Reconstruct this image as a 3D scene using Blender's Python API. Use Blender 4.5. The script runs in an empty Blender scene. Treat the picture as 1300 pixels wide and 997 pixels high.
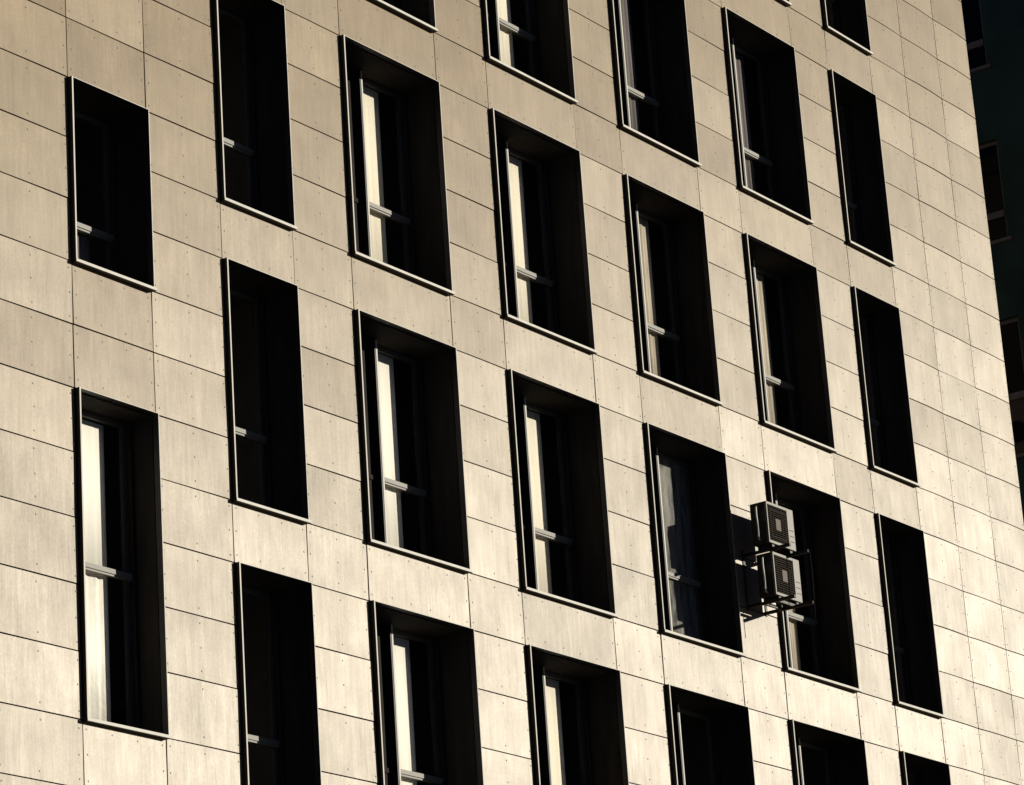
import bpy, bmesh, math, random
from mathutils import Vector, Matrix
random.seed(7)
sc = bpy.context.scene
COL = sc.collection
H = 0.62                      # height of one cladding row
Z0 = 15.4                     # height of row line 0 above the pavement
def rz(r): return Z0 - r * H

# ------------------------------------------------------------------ materials
def new_mat(name):
    m = bpy.data.materials.new(name); m.use_nodes = True
    nt = m.node_tree; nt.nodes.clear()
    out = nt.nodes.new('ShaderNodeOutputMaterial')
    return m, nt, out
def N(nt, typ, **kw):
    n = nt.nodes.new(typ)
    for k, v in kw.items(): setattr(n, k, v)
    return n
def ramp(nt, fac, stops):
    r = N(nt, 'ShaderNodeValToRGB')
    while len(r.color_ramp.elements) < len(stops): r.color_ramp.elements.new(0.5)
    for e, (p, c) in zip(r.color_ramp.elements, stops):
        e.position = p; e.color = (*c, 1) if len(c) == 3 else c
    nt.links.new(fac, r.inputs[0]); return r.outputs[0]
def noise(nt, coord, scale, stretch=(1, 1, 1), detail=4, rough=.55, loc=(0, 0, 0)):
    mp = N(nt, 'ShaderNodeMapping'); mp.inputs['Scale'].default_value = stretch; mp.inputs['Location'].default_value = loc
    nt.links.new(coord, mp.inputs[0])
    n = N(nt, 'ShaderNodeTexNoise'); n.inputs['Scale'].default_value = scale
    n.inputs['Detail'].default_value = detail; n.inputs['Roughness'].default_value = rough
    nt.links.new(mp.outputs[0], n.inputs['Vector']); return n.outputs['Fac']
def mixc(nt, fac, a, b, mode='MIX'):
    m = N(nt, 'ShaderNodeMix', data_type='RGBA', blend_type=mode)
    for sock, v in ((m.inputs[0], fac), (m.inputs[6], a), (m.inputs[7], b)):
        if isinstance(v, (int, float)): sock.default_value = v
        elif isinstance(v, tuple): sock.default_value = (*v, 1)
        else: nt.links.new(v, sock)
    return m.outputs[2]
def math_(nt, op, a, b):
    m = N(nt, 'ShaderNodeMath', operation=op)
    for i, v in enumerate((a, b)):
        if isinstance(v, (int, float)): m.inputs[i].default_value = v
        else: nt.links.new(v, m.inputs[i])
    return m.outputs[0]

def plain(name, col, rough=.5, spec=.5, metal=0, var=.12, scale=6, stretch=(1, 1, 1), bump=0):
    m, nt, out = new_mat(name)
    b = N(nt, 'ShaderNodeBsdfPrincipled')
    tc = N(nt, 'ShaderNodeTexCoord').outputs['Object']
    f = noise(nt, tc, scale, stretch)
    lo = tuple(max(0, c * (1 - var)) for c in col); hi = tuple(min(1, c * (1 + var)) for c in col)
    nt.links.new(ramp(nt, f, [(.3, lo), (.7, hi)]), b.inputs['Base Color'])
    b.inputs['Roughness'].default_value = rough; b.inputs['Metallic'].default_value = metal
    b.inputs['Specular IOR Level'].default_value = spec
    if bump:
        bp = N(nt, 'ShaderNodeBump'); bp.inputs['Strength'].default_value = bump; bp.inputs['Distance'].default_value = .01
        nt.links.new(noise(nt, tc, scale * 3, stretch), bp.inputs['Height']); nt.links.new(bp.outputs[0], b.inputs['Normal'])
    nt.links.new(b.outputs[0], out.inputs[0])
    return m

def panel_material():
    m, nt, out = new_mat('fibre_cement')
    b = N(nt, 'ShaderNodeBsdfPrincipled')
    tc = N(nt, 'ShaderNodeTexCoord').outputs['Object']
    at = N(nt, 'ShaderNodeAttribute', attribute_name='tone').outputs['Fac']
    # every panel is its own sheet: shift the pattern from panel to panel
    cmb = N(nt, 'ShaderNodeCombineXYZ'); nt.links.new(math_(nt, 'MULTIPLY', at, 37.0), cmb.inputs[1])
    add = N(nt, 'ShaderNodeVectorMath', operation='ADD'); nt.links.new(tc, add.inputs[0]); nt.links.new(cmb.outputs[0], add.inputs[1])
    v = add.outputs[0]
    streak = noise(nt, v, 6.0, (3.2, 1, .30), 5, .6)
    cloud = noise(nt, v, 2.2, (1, 1, .8), 4, .55)
    grain = noise(nt, v, 60, (1, 1, .6), 3, .6)
    fine = noise(nt, v, 26, (2.2, 1, .10), 3, .6)
    s = math_(nt, 'ADD', math_(nt, 'MULTIPLY', streak, .24), math_(nt, 'MULTIPLY', cloud, .40))
    s = math_(nt, 'ADD', s, math_(nt, 'MULTIPLY', grain, .24))
    s = math_(nt, 'ADD', s, math_(nt, 'MULTIPLY', fine, .20))
    s = math_(nt, 'MULTIPLY', s, .93)
    c = ramp(nt, s, [(.34, (.150, .098, .047)), (.45, (.198, .135, .068)), (.53, (.226, .157, .081)), (.62, (.280, .196, .106))])
    tone = ramp(nt, at, [(0, (.84, .82, .79)), (.5, (.95, .95, .95)), (1, (1.06, 1.05, 1.03))])
    c = mixc(nt, 1.0, c, tone, 'MULTIPLY')
    # scattered smudges
    sm = noise(nt, v, 3.1, (1, 1, 1.6), 5, .7, (4, 9, 2))
    c = mixc(nt, ramp(nt, sm, [(.60, (0, 0, 0)), (.74, (.42, .42, .42))]), c, (.10, .068, .04))
    nt.links.new(c, b.inputs['Base Color'])
    rr = ramp(nt, s, [(.32, (P_ROUGH + .055,) * 3), (.68, (P_ROUGH - .045,) * 3)])
    nt.links.new(rr, b.inputs['Roughness'])
    nt.links.new(math_(nt, 'ADD', math_(nt, 'MULTIPLY', at, .20), P_SPEC - .10), b.inputs['Specular IOR Level'])
    # the sheets carry fine vertical striations, so their sheen spreads sideways
    b.inputs['Anisotropic'].default_value = .74
    tg = N(nt, 'ShaderNodeCombineXYZ'); tg.inputs[0].default_value = 1.0
    nt.links.new(tg.outputs[0], b.inputs['Tangent'])
    bp = N(nt, 'ShaderNodeBump'); bp.inputs['Strength'].default_value = .2; bp.inputs['Distance'].default_value = .004
    hsum = math_(nt, 'ADD', math_(nt, 'MULTIPLY', grain, .35), math_(nt, 'MULTIPLY', noise(nt, v, 1.6, (1.6, 1, .5), 2, .5), 3.0))
    nt.links.new(hsum, bp.inputs['Height']); nt.links.new(bp.outputs[0], b.inputs['Normal'])
    nt.links.new(b.outputs[0], out.inputs[0]); return m

def glass_material(name, tint, refl_rough=.015, film=0.0, filmcol=(.3, .3, .3), refl=1.0):
    """thin pane: clear tinted glass with a fresnel reflection and, if film>0, a film of dirt on it"""
    m, nt, out = new_mat(name)
    tr = N(nt, 'ShaderNodeBsdfTransparent'); tr.inputs[0].default_value = (*tint, 1)
    gl = N(nt, 'ShaderNodeBsdfGlossy'); gl.inputs['Roughness'].default_value = refl_rough; gl.inputs[0].default_value = (refl, refl, refl, 1)
    ge = N(nt, 'ShaderNodeNewGeometry'); dt = N(nt, 'ShaderNodeVectorMath', operation='DOT_PRODUCT')
    nt.links.new(ge.outputs['Normal'], dt.inputs[0]); nt.links.new(ge.outputs['Incoming'], dt.inputs[1])
    ct = math_(nt, 'ABSOLUTE', dt.outputs['Value'], 0)
    fr = math_(nt, 'ADD', math_(nt, 'MULTIPLY', math_(nt, 'POWER', math_(nt, 'SUBTRACT', 1.0, ct), 5.0), .96), .04)
    mx = N(nt, 'ShaderNodeMixShader'); nt.links.new(fr, mx.inputs[0])
    nt.links.new(tr.outputs[0], mx.inputs[1]); nt.links.new(gl.outputs[0], mx.inputs[2])
    res = mx.outputs[0]
    if film:
        df = N(nt, 'ShaderNodeBsdfDiffuse'); df.inputs[0].default_value = (*filmcol, 1)
        tc = N(nt, 'ShaderNodeTexCoord').outputs['Object']
        f = noise(nt, tc, 5, (2.5, 1, .45), 6, .7)
        fac = ramp(nt, f, [(.38, (film * .25,) * 3), (.62, (film,) * 3)])
        m2 = N(nt, 'ShaderNodeMixShader'); nt.links.new(fac, m2.inputs[0])
        nt.links.new(res, m2.inputs[1]); nt.links.new(df.outputs[0], m2.inputs[2]); res = m2.outputs[0]
    nt.links.new(res, out.inputs[0]); return m

P_ROUGH, P_SPEC = .52, .72
M = {}
M['panel'] = panel_material()
M['rivet'] = plain('rivet_steel', (.09, .07, .052), .5, .4)
M['membrane'] = plain('black_membrane', (.035, .020, .013), .9, .1)
M['flashing'] = plain('lit_flashing', (.42, .39, .34), .6, .5, 0, .08, 9, (1, 1, .3))  # frame metal in a paler copy, painted for its sunlit front edges
M['frame'] = plain('shaded_flashing', (.022, .019, .019), .5, .3, 0, .15, 9)  # same metal darkened, shade on sides and undersides put into the colour
M['reveal'] = plain('reveal_sheet', (.026, .022, .020), .8, .08, 0, .25, 5, (2, 2, .3))
M['sash'] = plain('white_sash', (.18, .163, .138), .6, .5, 0, .06)
M['stile'] = plain('shaded_stile', (.085, .075, .066), .45, .3, 0, .1)  # sash colour lowered to paint in the shade on stiles and rails
M['infill'] = plain('dark_infill', (.016, .011, .009), .8, .12, 0, .2)
M['glass'] = glass_material('window_glass', (.985, .985, .98))
M['dirty_glass'] = glass_material('streaked_glass', (.72, .72, .71), .05, .30, (.55, .53, .49))
M['smoked_glass'] = glass_material('smoked_glass', (.45, .45, .45), .03, refl=.35)
M['blind'] = plain('cream_blind', (.82, .74, .61), .85, .1, 0, .05, 7, (4, 4, .25), .1)
M['bright_blind'] = plain('white_blind', (.88, .83, .74), .85, .1, 0, .03, 7, (4, 4, .25), .1)
M['curtain'] = plain('beige_curtain', (.50, .43, .34), .9, .1, 0, .28, 10, (5, 5, .3), .3)
M['net'] = plain('grey_net', (.17, .15, .145), .9, .1, 0, .25, 10, (6, 6, .2), .3)
M['sheet'] = plain('crumpled_sheet', (.86, .81, .72), .55, .3, 0, .10, 5, (1, 1, .7), .8)
M['interior'] = plain('interior_plaster', (.16, .15, .14), .9, .1)
M['concrete'] = plain('concrete', (.10, .09, .08), .85, .2, 0, .15, 2)
M['roofing'] = plain('roofing_felt', (.07, .07, .07), .9, .1)
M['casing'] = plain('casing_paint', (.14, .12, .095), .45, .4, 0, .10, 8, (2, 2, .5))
M['casing_shaded'] = plain('casing_shade', (.022, .019, .017), .55, .3, 0, .15)  # casing colour darkened to paint in the shade on the unit's side
M['grille'] = plain('grille_plastic', (.026, .019, .013), .8, .1)
M['dark'] = plain('dark_cavity', (.012, .010, .009), .8, .1)
M['steel'] = plain('dark_steel', (.03, .025, .021), .55, .4, 0, .3, 12)
M['rubber'] = plain('black_rubber', (.02, .018, .017), .95, .05)
M['hose'] = plain('hose_foam', (.62, .60, .55), .6, .3)
M['green'] = plain('green_render', (.056, .092, .074), .9, .1, 0, .30, 1.2, (1, 1, .6), .2)
M['hub'] = plain('faded_hub', (.085, .062, .045), .6, .2)
M['brown'] = plain('brown_board', (.13, .085, .06), .7, .2, 0, .2)
M['brownsill'] = plain('brown_sill', (.26, .20, .17), .6, .3, 0, .2)
M['asphalt'] = plain('asphalt', (.04, .04, .04), .9, .2, 0, .25, 3)
M['paving'] = plain('paving', (.12, .11, .10), .85, .2, 0, .2, 2)
M['kerb'] = plain('kerb_stone', (.28, .27, .25), .8, .2, 0, .15, 4)

# ------------------------------------------------------------------ mesh helpers
class MB:
    def __init__(s): s.bm = bmesh.new()
    def box(s, x0, x1, y0, y1, z0, z1, mi=0, bev=0):
        vs = [s.bm.verts.new(p) for p in ((x0, y0, z0), (x1, y0, z0), (x1, y1, z0), (x0, y1, z0), (x0, y0, z1), (x1, y0, z1), (x1, y1, z1), (x0, y1, z1))]
        fs = []
        for q in ((0, 3, 2, 1), (4, 5, 6, 7), (0, 1, 5, 4), (1, 2, 6, 5), (2, 3, 7, 6), (3, 0, 4, 7)):
            f = s.bm.faces.new([vs[i] for i in q]); f.material_index = mi; fs.append(f)
        if bev:
            es = list({e for f in fs for e in f.edges})
            bmesh.ops.bevel(s.bm, geom=es, offset=bev, segments=2, profile=.6, affect='EDGES')
        return vs
    def tube(s, pts, r, seg=8, mi=0, cap=True):
        pts = [Vector(p) for p in pts]; rings = []
        for i, p in enumerate(pts):
            d = (pts[min(i + 1, len(pts) - 1)] - pts[max(i - 1, 0)]).normalized()
            a = d.orthogonal().normalized() if i == 0 else (a - d * a.dot(d)).normalized()
            b = d.cross(a)
            rings.append([s.bm.verts.new(p + (a * math.cos(t) + b * math.sin(t)) * r) for t in [2 * math.pi * k / seg for k in range(seg)]])
        for A, B in zip(rings, rings[1:]):
            for k in range(seg):
                f = s.bm.faces.new((A[k], A[(k + 1) % seg], B[(k + 1) % seg], B[k])); f.material_index = mi; f.smooth = True
        if cap:
            s.bm.faces.new(rings[0][::-1]).material_index = mi; s.bm.faces.new(rings[-1]).material_index = mi
    def disc_y(s, x, y, z, r0, r1, h, seg=6, mi=0):
        """little dome standing out of a wall that faces -y"""
        a = [s.bm.verts.new((x + r0 * math.cos(t), y, z + r0 * math.sin(t))) for t in [2 * math.pi * k / seg for k in range(seg)]]
        b = [s.bm.verts.new((x + r1 * math.cos(t), y - h, z + r1 * math.sin(t))) for t in [2 * math.pi * k / seg for k in range(seg)]]
        for k in range(seg):
            f = s.bm.faces.new((a[k], a[(k + 1) % seg], b[(k + 1) % seg], b[k])); f.material_index = mi
        s.bm.faces.new(b).material_index = mi
    def build(s, name, mats, parent=None, kind=None, label=None):
        bmesh.ops.recalc_face_normals(s.bm, faces=s.bm.faces)
        me = bpy.data.meshes.new(name); s.bm.to_mesh(me); s.bm.free()
        for m in (mats if isinstance(mats, (list, tuple)) else [mats]): me.materials.append(m)
        o = bpy.data.objects.new(name, me); COL.objects.link(o)
        if parent:
            o.parent = parent
        if kind: o['kind'] = kind
        if label: o['label'] = label
        return o
def thing(name, label, cat, group=None, loc=(0, 0, 0)):
    o = bpy.data.objects.new(name, None); COL.objects.link(o); o.location = loc
    o['label'] = label; o['category'] = cat
    if group: o['group'] = group
    return o

# ------------------------------------------------------------------ the clad office building
V = [0, 1.116, 2.188, 3.317, 4.277, 5.999, 6.978, 8.727, 9.686, 11.41, 12.378, 14.114, 15.058, 16.271, 17.289, 18.357, 19.359]
XL = [-5.5, -4.4, -3.3, -2.2, -1.10] + V          # panel edges along the facade
R0, R1 = -16, 24                                   # first and last cladding row line
XEND = V[-1]
# window columns: left edge, right edge, list of (top row, bottom row), blind, style
WIN = []
def W(i, tops, **kw):
    for (a, b, *bl) in tops: WIN.append(dict(x0=V[i], x1=V[i + 1], a=a, b=b, blind=bl[0] if bl else None, col=i, **kw))
W(0, [(-4, -1), (1, 4, 'low'), (6, 11, 'white')], wide=False, yg=.455)
WIN[-1]['yg'] = .345
W(2, [(-7, -3), (-2, 2), (3, 7), (8, 12)], wide=False, yg=.455)
W(4, [(-7, -3, 'cream'), (-2, 2, 'cream'), (3, 7, 'bright'), (8, 12, 'bright')], wide=True)
W(6, [(-7, -3, 'cream'), (-2, 2, 'cream'), (3, 7, 'cream'), (8, 12, 'cream')], wide=True)
W(8, [(-7, -3, 'net'), (-2, 2, 'curtain'), (3, 7, 'dirty'), (8, 12)], wide=True)
W(10, [(-12, -8), (-7, -3, 'net'), (-2, 2, 'curtain'), (3, 7, 'curtain'), (8, 12)], wide=True)
W(12, [(-12, -8), (-7, -3), (-2, 2), (3, 7), (8, 12)], wide=False, yg=.45)

bld = thing('office_building', 'office block clad in riveted cream panels with staggered tall dark windows', 'building')

def in_window(x0, x1, r):
    return any(w['x0'] <= x0 + .01 and w['x1'] >= x1 - .01 and w['a'] <= r < w['b'] for w in WIN)

# cladding: every panel a thin sheet, slightly out of true, with its rivets
cl = MB(); tones = []
lay = cl.bm.faces.layers.float.new('tone')
GH, GV = .0068, .0060                               # half joints
def add_panel(x0, x1, r, detail):
    z1, z0 = rz(r) - GH, rz(r + 1) + GH
    a, b = x0 + GV, x1 - GV
    tone = random.random(); n0 = len(cl.bm.faces)
    kx, kz = random.gauss(0, .0035), random.gauss(0, .005)
    bow = random.uniform(.0005, .0035)
    off = random.uniform(0, .0006)
    if x0 > V[13] - .01: bow = random.uniform(.009, .015); kx *= .3
    cx, cz = (a + b) / 2, (z0 + z1) / 2; w = (b - a) / 2
    nx = 6
    def yy(x, z): return kx * (x - cx) + kz * (z - cz) - bow * (1 - ((x - cx) / w) ** 2) + off + .003
    fr, bk = [], []
    fs = []
    for i in range(nx + 1):
        x = a + (b - a) * i / nx
        fr.append((cl.bm.verts.new((x, yy(x, z0), z0)), cl.bm.verts.new((x, yy(x, z1), z1))))
    for A, B in zip(fr, fr[1:]):
        f = cl.bm.faces.new((A[0], B[0], B[1], A[1])); f.smooth = True; fs.append(f)
    # the sheet's edges and back (own vertices, so the front stays flat-shaded to its rim)
    q = []
    for x, z in ((a, z0), (b, z0), (b, z1), (a, z1)):
        q.append((cl.bm.verts.new((x, yy(x, z), z)), cl.bm.verts.new((x, yy(x, z) + .012, z))))
    for i in range(4):
        A, B = q[i], q[(i + 1) % 4]
        fs.append(cl.bm.faces.new((A[0], A[1], B[1], B[0])))
    fs.append(cl.bm.faces.new((q[0][1], q[3][1], q[2][1], q[1][1])))
    for f in fs: f[lay] = tone
    if not detail: return
    m = .045; spots = []
    hs = (z0 + .07, cz, z1 - .07)
    j = lambda: random.gauss(0, .006)
    if in_col and (b - a) > 1.05:
        n = 6 if (b - a) > 1.5 else 4
        for k in range(n):
            x = a + m + (b - a - 2 * m) * k / (n - 1)
            spots += [(x, z0 + .075), (x, z1 - .075)]
        spots += [(a + m, cz), (b - m, cz)]
    else:
        for z in hs: spots += [(a + m, z), (b - m, z)]
        spots += [(cx, z0 + .075), (cx, z1 - .075)]
        if random.random() < .6: spots.append((cx, cz))
    for x, z in spots:
        x += j(); z += j()
        cl.disc_y(x, yy(x, z) - .0004, z, .0100, .007, .003, 6, 1)
for i, (x0, x1) in enumerate(zip(XL, XL[1:])):
    in_col = any(abs(w['x0'] - x0) < .01 for w in WIN)
    for r in range(R0, R1):
        if in_window(x0, x1, r): continue
        add_panel(x0, x1, r, x0 > -1.2 and -12 <= r < 15)
cl.build('cladding', [M['panel'], M['rivet']], bld)

# black-lined wall behind the joints, with the window openings left out
bw = MB()
for x0, x1 in zip(XL, XL[1:]):
    r = R0
    while r < R1:
        if in_window(x0, x1, r): r += 1; continue
        e = r
        while e < R1 and not in_window(x0, x1, e): e += 1
        bw.box(x0, x1, .03, .40, rz(e), rz(r)); r = e
bw.build('wall', M['membrane'], bld)
# the rest of the shell, so the rooms behind the glass are real dark rooms
sh = MB()
zt, zb = rz(R0), .15
DEP = 13.0
sh.box(XL[0], XL[0] + .3, .42, DEP, zb, zt); sh.box(XEND - .3, XEND - .004, .42, DEP, zb, zt)
sh.box(XL[0] + .3, XEND - .3, DEP - .3, DEP, zb, zt)
sh.build('side_wall', M['concrete'], bld)
rf = MB(); rf.box(XL[0] - .06, XEND + .04, -.05, DEP + .05, zt + .004, zt + .35); rf.build('roof', M['roofing'], bld)
it = MB()
for k in range(-3, 5):                             # floor slabs between storeys
    z = rz(5 * k + 2.5); it.box(V[1] + .53, XEND - .31, .46, DEP - .31, z - .12, z + .12)
it.build('floor_slab', M['interior'], bld)
pt = MB()
for i in (1, 3, 5, 7, 9, 11, 13): pt.box(V[i] + .40, V[i] + .52, .62, 3.9, zb, zt - .1)
pt.box(XL[0] + .32, XEND - .32, 4.0, 4.12, zb, zt - .1)
pt.build('partition_wall', M['interior'], bld)
pl = MB(); pl.box(XL[0], XEND, .0, .40, .14, rz(R1) - .01); pl.build('plinth', M['concrete'], bld)

# windows
def make_window(w):
    x0, x1, zt, zb = w['x0'], w['x1'], rz(w['a']), rz(w['b'])
    e, t = .050, .019                              # stand-off and edge width of the flashing
    yg = w.get('yg', .475)                # glass plane
    yb = yg + .05
    fr = MB(); tr_ = t * .62; tt = t * .4
    fr.box(x0 + .004, x0 + .004 + t, -e, .03, zb + .012, zt - .002)
    fr.box(x1 - .004 - tr_, x1 - .004, -e * .8, .03, zb + .012, zt - .002)
    fr.box(x0 + .004 + t, x1 - .004 - tr_, -e * .9, .03, zt - .002 - tt, zt - .002)
    # pale strips that paint sunlight onto the front edges
    fr.box(x0 + .0045, x0 + .0035 + t, -e - .003, -e, zb + .012, zt - .0025, 1)
    fr.box(x1 - .0035 - tr_, x1 - .0045, -e * .8 - .003, -e * .8, zb + .012, zt - .0025, 1)
    fr.box(x0 + .004 + t, x1 - .004 - tr_, -e * .9 - .003, -e * .9, zt - .0015 - tt, zt - .0025, 1)
    win = fr.build('window', [M['frame'], M['flashing']], bld)
    # sill: body coloured as shade, pale strip painted as its sunlit edge
    s = MB()
    s.box(x0 - .012, x1 - .002, -.066, -.0535, zb - .022, zb + .008)
    s.box(x0 - .011, x1 - .003, -.069, -.066, zb - .020, zb + .0075, 1)
    s.box(x0 + .0045, x1 - .0045, -.0535, yg - .03, zb - .019, zb + .007)
    s.build('sill', [M['frame'], M['flashing']], win)
    # dark lined reveal
    rv = MB()
    rv.box(x0 + .0005, x0 + .022, .0315, yb + .02, zb + .009, zt - .001)
    rv.box(x1 - .022, x1 - .0005, .0315, yb + .02, zb + .009, zt - .001)
    rv.box(x0 + .023, x1 - .023, .0315, yb + .02, zt - .024, zt - .001)
    # dark rebate round the inner end
    rv.box(x1 - .06, x1 - .0225, yg - .07, yg + .02, zb + .009, zt - .025)
    rv.build('reveal', M['reveal'], win)
    xi0, xi1, zi0, zi1 = x0 + .024, x1 - .0605, zb + .011, zt - .026
    hrow = 1.93 if w['b'] - w['a'] == 3 else 2.42
    zt1 = zt - hrow * H; zt0 = zt1 - .070          # transom
    if w['wide']:
        xm = (x0 + x1) / 2 - .02
        ip = MB(); ip.box(xi0, xm - .032, yg - .02, yg + .02, zi0, zi1)
        ip.box(xi0, xm - .032, yg - .035, yg - .0205, zt0, zt0 + .05)
        ip.build('infill_panel', M['infill'], win)
        mu = MB(); mu.box(xm - .030, xm + .012, yg - .105, yg + .03, zi0, zi1); mu.box(xm - .012, xm + .0115, yg - .109, yg - .105, zi0, zi1, 1); mu.build('mullion', [M['frame'], M['flashing']], win)  # body coloured as shade, thin pale strip painted as its sunlit front
        xs = xm + .013
    else:
        xs = xi0
    # sash: rails and stiles butted round the panes
    sa = MB(); k = .048
    sa.box(xs, xs + k * .6, yg - .012, yg + .03, zi0, zi1)
    sa.box(xi1 - k, xi1, yg - .012, yg + .03, zi0, zi1)
    sa.box(xs + k * .6, xi1 - k, yg - .012, yg + .03, zi1 - k, zi1)
    sa.box(xs + k * .6, xi1 - k, yg - .012, yg + .03, zi0, zi0 + k)
    sa.build('sash', M['stile'], win)
    tr = MB(); tr.box(xs + .001, xi1, yg - .034, yg - .0125, zt0, zt1); tr.box(xs + k * .6, xi1 - k, yg - .0125, yg + .028, zt0 + .006, zt1 - .004)
    tr.box(xs + .001, xi1, yg - .046, yg - .0342, zt0 + .020, zt1 - .004)
    tr.build('transom', M['sash'], win)
    bl = w['blind']
    gm = M['dirty_glass'] if bl == 'dirty' else M['glass']
    p = MB(); a, b = xs + k * .6, xi1 - k
    p.box(a, b, yg + .006, yg + .012, zt1 - .004, zi1 - k)
    p.box(a, b, yg + .006, yg + .012, zi0 + k, zt0 + .006)
    p.build('pane', gm, win)
    mat = {'cream': 'blind', 'bright': 'bright_blind', 'white': 'blind', 'net': 'net', 'curtain': 'curtain', 'dirty': 'curtain'}.get(bl)
    bx = a + (b - a) * (.62 if w['wide'] else .80)    # cut short so the shaded side of the pane stays dark
    def drape(za, zb_, m, amp, name):
        d = MB(); n = 40; prev = None
        for i in range(n + 1):
            x = a - .02 + (bx - a + .02) * i / n
            y = yg + .05 + amp * (math.sin(x * 47 + w['a']) + .6 * math.sin(x * 83 + 1.3 * w['col']))
            q = [d.bm.verts.new((x, y, za)), d.bm.verts.new((x, y, zb_)), d.bm.verts.new((x, y + .004, zb_)), d.bm.verts.new((x, y + .004, za))]
            if prev:
                for u in range(4):
                    f = d.bm.faces.new((prev[u], q[u], q[(u + 1) % 4], prev[(u + 1) % 4])); f.smooth = True
            else: d.bm.faces.new(q)
            prev = q
        d.bm.faces.new(prev[::-1])
        return d.build(name, m, win)
    if bl == 'low': drape(zi0, zt0 - .002, M['net'], .006, 'curtain')
    elif bl == 'white':
        drape(zt0, zi1 - .06, M['bright_blind'], .001, 'blind'); drape(zi0, zt0 - .002, M['sheet'], .005, 'curtain')
    elif bl in ('cream', 'bright'): drape(zi0, zi1 - .05, M[mat], .001, 'blind')
    elif mat: drape(zi0, zi1 - .05, M[mat], .006, 'curtain')
    return win
for w in WIN: make_window(w)

# ------------------------------------------------------------------ air conditioners on the pier
def air_con(x0, x1, z0, z1, label):
    yf, yk = -.45, -.22
    t = thing('air_conditioner', label, 'air conditioner', 'air conditioners on the wall bracket', ((x0 + x1) / 2, (yf + yk) / 2, z0))
    off = Matrix.Translation(-t.location)
    def fin(mb, name, mat, par=t):
        bmesh.ops.transform(mb.bm, matrix=off, verts=mb.bm.verts)
        o = mb.build(name, mat, t)
        if par is not t: o.parent = par
        return o
    W_ = x1 - x0; gx0, gx1 = x0 + .022, x0 + W_ * .76
    c = MB(); c.box(x0, x1, yf + .03, yk, z0, z1, 0, .008); body = fin(c, 'casing', M['casing_shaded'])
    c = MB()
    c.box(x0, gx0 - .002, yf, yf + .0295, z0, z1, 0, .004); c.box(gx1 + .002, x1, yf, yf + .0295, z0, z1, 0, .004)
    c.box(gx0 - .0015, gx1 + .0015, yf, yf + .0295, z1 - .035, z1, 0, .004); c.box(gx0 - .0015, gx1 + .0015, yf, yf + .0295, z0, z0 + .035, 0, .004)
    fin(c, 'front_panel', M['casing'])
    bk = MB(); bk.box(gx0 - .001, gx1 + .001, yf + .022, yf + .0296, z0 + .0355, z1 - .0355); fin(bk, 'fan_recess', M['dark'], body)
    g = MB(); n = 17; cx, cz = (gx0 + gx1) / 2, (z0 + z1) / 2
    for i in range(n):
        z = z0 + .045 + (z1 - z0 - .09) * i / (n - 1)
        g.box(gx0, gx1, yf + .002, yf + .012, z - .0045, z + .0045)
    for i in range(6):
        x = gx0 + .012 + (gx1 - gx0 - .024) * i / 5
        g.box(x - .003, x + .003, yf + .0125, yf + .018, z0 + .036, z1 - .036)
    for q in (.11, .17):
        for A in ((cx - q, cx - q + .008, cz - q, cz + q), (cx + q - .008, cx + q, cz - q, cz + q), (cx - q + .0085, cx + q - .0085, cz - q, cz - q + .008), (cx - q + .0085, cx + q - .0085, cz + q - .008, cz + q)):
            g.box(A[0], A[1], yf - .001, yf + .0018, A[2], A[3])
    fin(g, 'grille', M['grille'])
    h = MB(); h.box(cx - .055, cx + .055, yf - .002, yf + .0015, cz - .07, cz + .07, 0, .001); fin(h, 'grille_hub', M['hub'])
    for i, q in enumerate((.10, .17, .24)):
        s = MB(); s.box(gx1 + .025, x1 - .02, yf - .0025, yf + .001, z0 + q - .003, z0 + q + .003); fin(s, 'service_louver', M['grille'])
    for x in (x0 + .09, x1 - .11):
        f = MB(); f.box(x, x + .05, yf + .02, yk - .01, z0 - .035, z0 - .001); fin(f, 'foot', M['steel'])
    p = MB()
    px, py = x0 - .075, yf + .10
    pts = [(x0 + .01, py + .02, z0 + .05), (x0 - .04, py + .01, z0 + .045), (px, py, z0 + .08)] + [(px + .008 * math.sin(i), py, z0 + .08 + (z1 - z0 - .16) * i / 6) for i in range(1, 7)] + [(x0 - .04, py + .01, z1 - .05), (x0 + .01, py + .02, z1 - .055)]
    p.tube(pts, .011, 8); fin(p, 'hose', M['hose'])
    return t
ZU0, ZU1, ZL0, ZL1 = Z0 - 3.025, Z0 - 2.515, Z0 - 3.655, Z0 - 3.130
air_con(11.545, 12.155, ZU0, ZU1, 'upper air conditioner of the stacked pair on the facade')
air_con(11.59, 12.19, ZL0, ZL1, 'lower air conditioner of the stacked pair resting on the bracket beams')

br = thing('wall_bracket', 'dark steel bracket frame that carries two air conditioners on the facade', 'bracket', loc=(11.87, -.0, Z0 - 3.72))
off = Matrix.Translation(-br.location)
def brpart(mb, name, mat):
    bmesh.ops.transform(mb.bm, matrix=off, verts=mb.bm.verts); return mb.build(name, mat, br)
for X in (11.66, 12.08):
    for zz in (ZL0 - .036, ZU0 - .036):
        b = MB(); b.box(X - .018, X + .018, -.66, -.012, zz - .036, zz, 0, .003); brpart(b, 'beam', M['steel'])
    b = MB(); b.box(X - .02, X + .02, -.0115, .002, ZL0 - .09, ZU0 + .02); brpart(b, 'wall_rail', M['steel'])
b = MB(); b.box(11.6785, 12.0615, -.43, -.40, ZL0 - .070, ZL0 - .038); b.box(11.6785, 12.0615, -.25, -.22, ZL0 - .070, ZL0 - .038); brpart(b, 'cross_bar', M['steel'])
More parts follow.
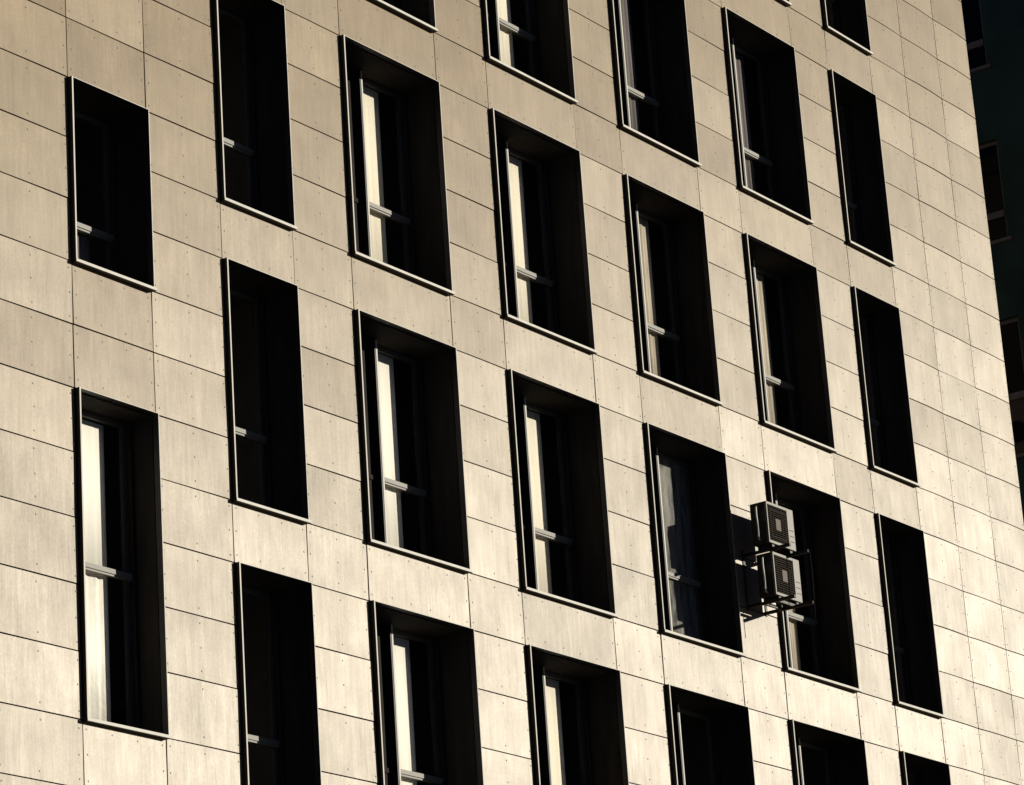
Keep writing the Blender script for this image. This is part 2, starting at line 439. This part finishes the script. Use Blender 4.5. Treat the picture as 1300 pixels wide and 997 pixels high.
cb = MB(); cb.tube([(12.08, -.655, ZU0 - .03), (12.085, -.668, ZU0 - .06), (12.09, -.672, ZU0 - .3), (12.085, -.665, ZL0 - .06), (12.08, -.66, ZL0 - .26)], .006, 6)
brpart(cb, 'cable', M['rubber'])

# ------------------------------------------------------------------ the green building round the corner
gb = thing('neighbour_building', 'dark green building in shade seen past the right edge of the cream facade', 'building')
GX = 26.0
GW = [(Z0 + 5.76 + 3.1 * k, 1.78) for k in (-2, 0, 1, 2)]
ys = (2.85, 5.05, 7.3, 9.5)
openings = []
for k in (-1, 0, 1, 2):
    zb_ = Z0 + 5.76 + 3.105 * k; ztp = zb_ + 1.78
    if k == -1: zb_ = Z0 + 2.06; ztp = Z0 + 4.40
    openings.append((zb_, ztp, k))
gw = MB()
zcuts = [0.14] + [z for o in openings for z in o[:2]] + [Z0 + 16.5]
Y0, Y1 = -1.6, 14.0
YW = [(2.85, 4.35), (6.2, 7.7), (9.6, 11.1)]
for i in range(0, len(zcuts) - 1):
    if i % 2 == 0: gw.box(GX, GX + .4, Y0, Y1, zcuts[i], zcuts[i + 1])
    else:
        y = Y0
        for a, b in YW: gw.box(GX, GX + .4, y, a, zcuts[i], zcuts[i + 1]); y = b
        gw.box(GX, GX + .4, y, Y1, zcuts[i], zcuts[i + 1])
gw.box(GX + .401, GX + 11, Y0, Y0 + .4, .14, Z0 + 16.5); gw.box(GX + .401, GX + 11, Y1 - .4, Y1, .14, Z0 + 16.5)
gw.box(GX + 10.6, GX + 11, Y0 + .401, Y1 - .401, .14, Z0 + 16.5)
gw.build('wall', M['green'], gb)
g = MB(); g.box(GX - .08, GX + 11.08, Y0 - .08, Y1 + .08, Z0 + 16.505, Z0 + 16.8); g.build('roof', M['roofing'], gb)
g = MB(); g.box(GX + 2.5, GX + 2.6, Y0 + .41, Y1 - .41, .2, Z0 + 16.4); g.build('partition_wall', M['dark'], gb)
for zb_, ztp, k in openings:
    for j, (a, b) in enumerate(YW):
        f = MB(); zm = zb_ + (.48 if k != -1 else 1.02)
        f.box(GX + .10, GX + .16, a, a + .06, zb_, ztp); f.box(GX + .10, GX + .16, b - .06, b, zb_, ztp)
        f.box(GX + .10, GX + .16, a + .06, b - .06, ztp - .06, ztp); f.box(GX + .10, GX + .16, a + .06, b - .06, zb_, zb_ + .05)
        win = f.build('window', M['brownsill'], gb)
        f = MB(); f.box(GX + .07, GX + .15, a + .061, b - .061, zm - .055, zm + .055); f.build('transom', M['brownsill'], win)
        f = MB(); f.box(GX - .06, GX + .099, a - .08, b + .08, zb_ - .055, zb_ - .003); f.build('sill', M['brownsill'], win)
        f = MB(); f.box(GX + .12, GX + .13, a + .061, b - .061, zm + .056, ztp - .061)
        board = (k == -1 and j == 0)
        if not board: f.box(GX + .12, GX + .13, a + .061, b - .061, zb_ + .051, zm - .056)
        f.build('pane', M['smoked_glass'], win)
        if board:
            f = MB(); f.box(GX + .115, GX + .135, a + .061, b - .061, zb_ + .051, zm - .056); f.build('board', M['brown'], win, label='brown boarded lower pane')
            f = MB(); cy, cz = a + .30, zb_ + .42
            f.tube([(GX + .114, cy, cz), (GX + .06, cy, cz)], .17, 20); f.build('vent', M['dark'], win)

# ------------------------------------------------------------------ ground
def sheet(name, x0, x1, y0, y1, z0, z1, m):
    g = MB(); g.box(x0, x1, y0, y1, z0, z1); return g.build(name, m, None, 'structure')
g = MB(); q = [g.bm.verts.new(p) for p in ((-900, -900, 0), (900, -900, 0), (900, 900, 0), (-900, 900, 0))]; g.bm.faces.new(q); g.build('ground', M['asphalt'], None, 'structure')
sheet('pavement', -40, 60, -6, 30, .004, .13, M['paving'])
sheet('kerb', -40, 60, -6.15, -6.002, .004, .14, M['kerb'])

# ------------------------------------------------------------------ camera
R = [(0.58115291, -0.81118389, -0.06513061), (0.2306784, 0.24095594, -0.94272356), (0.78041577, 0.53284231, 0.32715485)]
cam = bpy.data.cameras.new('camera'); co = bpy.data.objects.new('camera', cam); COL.objects.link(co)
mw = Matrix(((R[0][0], -R[1][0], -R[2][0], -21.82061936), (R[0][1], -R[1][1], -R[2][1], -19.74281963), (R[0][2], -R[1][2], -R[2][2], -13.80861604 + Z0), (0, 0, 0, 1)))
co.matrix_world = mw
cam.sensor_fit = 'HORIZONTAL'; cam.sensor_width = 36; cam.lens = 36 * 4289.998 / 1300
cam.shift_y = -45.0 / 1300; cam.clip_end = 3000; cam.clip_start = .1
sc.camera = co

# ------------------------------------------------------------------ light
S = Vector((.80, -1.0, .28)).normalized()          # towards the sun
el = math.asin(S.z); az = math.atan2(S.x, S.y)
sun = bpy.data.lights.new('sun', 'SUN'); sun.energy = 5.0; sun.angle = math.radians(.5); sun.color = (1, .955, .82)
so = bpy.data.objects.new('sun', sun); COL.objects.link(so)
so.rotation_euler = S.to_track_quat('Z', 'Y').to_euler(); so.location = (0, -30, 60)
w = bpy.data.worlds.new('World'); sc.world = w; w.use_nodes = True
nt = w.node_tree; bg = nt.nodes['Background']
sky = nt.nodes.new('ShaderNodeTexSky'); sky.sky_type = 'NISHITA'; sky.sun_disc = False
sky.sun_elevation = el; sky.sun_rotation = az; sky.air_density = .15; sky.dust_density = 0; sky.ozone_density = 1.5
nt.links.new(sky.outputs[0], bg.inputs[0]); bg.inputs[1].default_value = .05

sc.view_settings.view_transform = 'Standard'; sc.view_settings.look = 'None'
sc.view_settings.exposure = 0.24; sc.view_settings.gamma = 1; sc.view_settings.use_curve_mapping = False
sc.render.engine = 'CYCLES'; sc.cycles.max_bounces = 8; sc.cycles.transparent_max_bounces = 12
sc.cycles.use_denoising = True
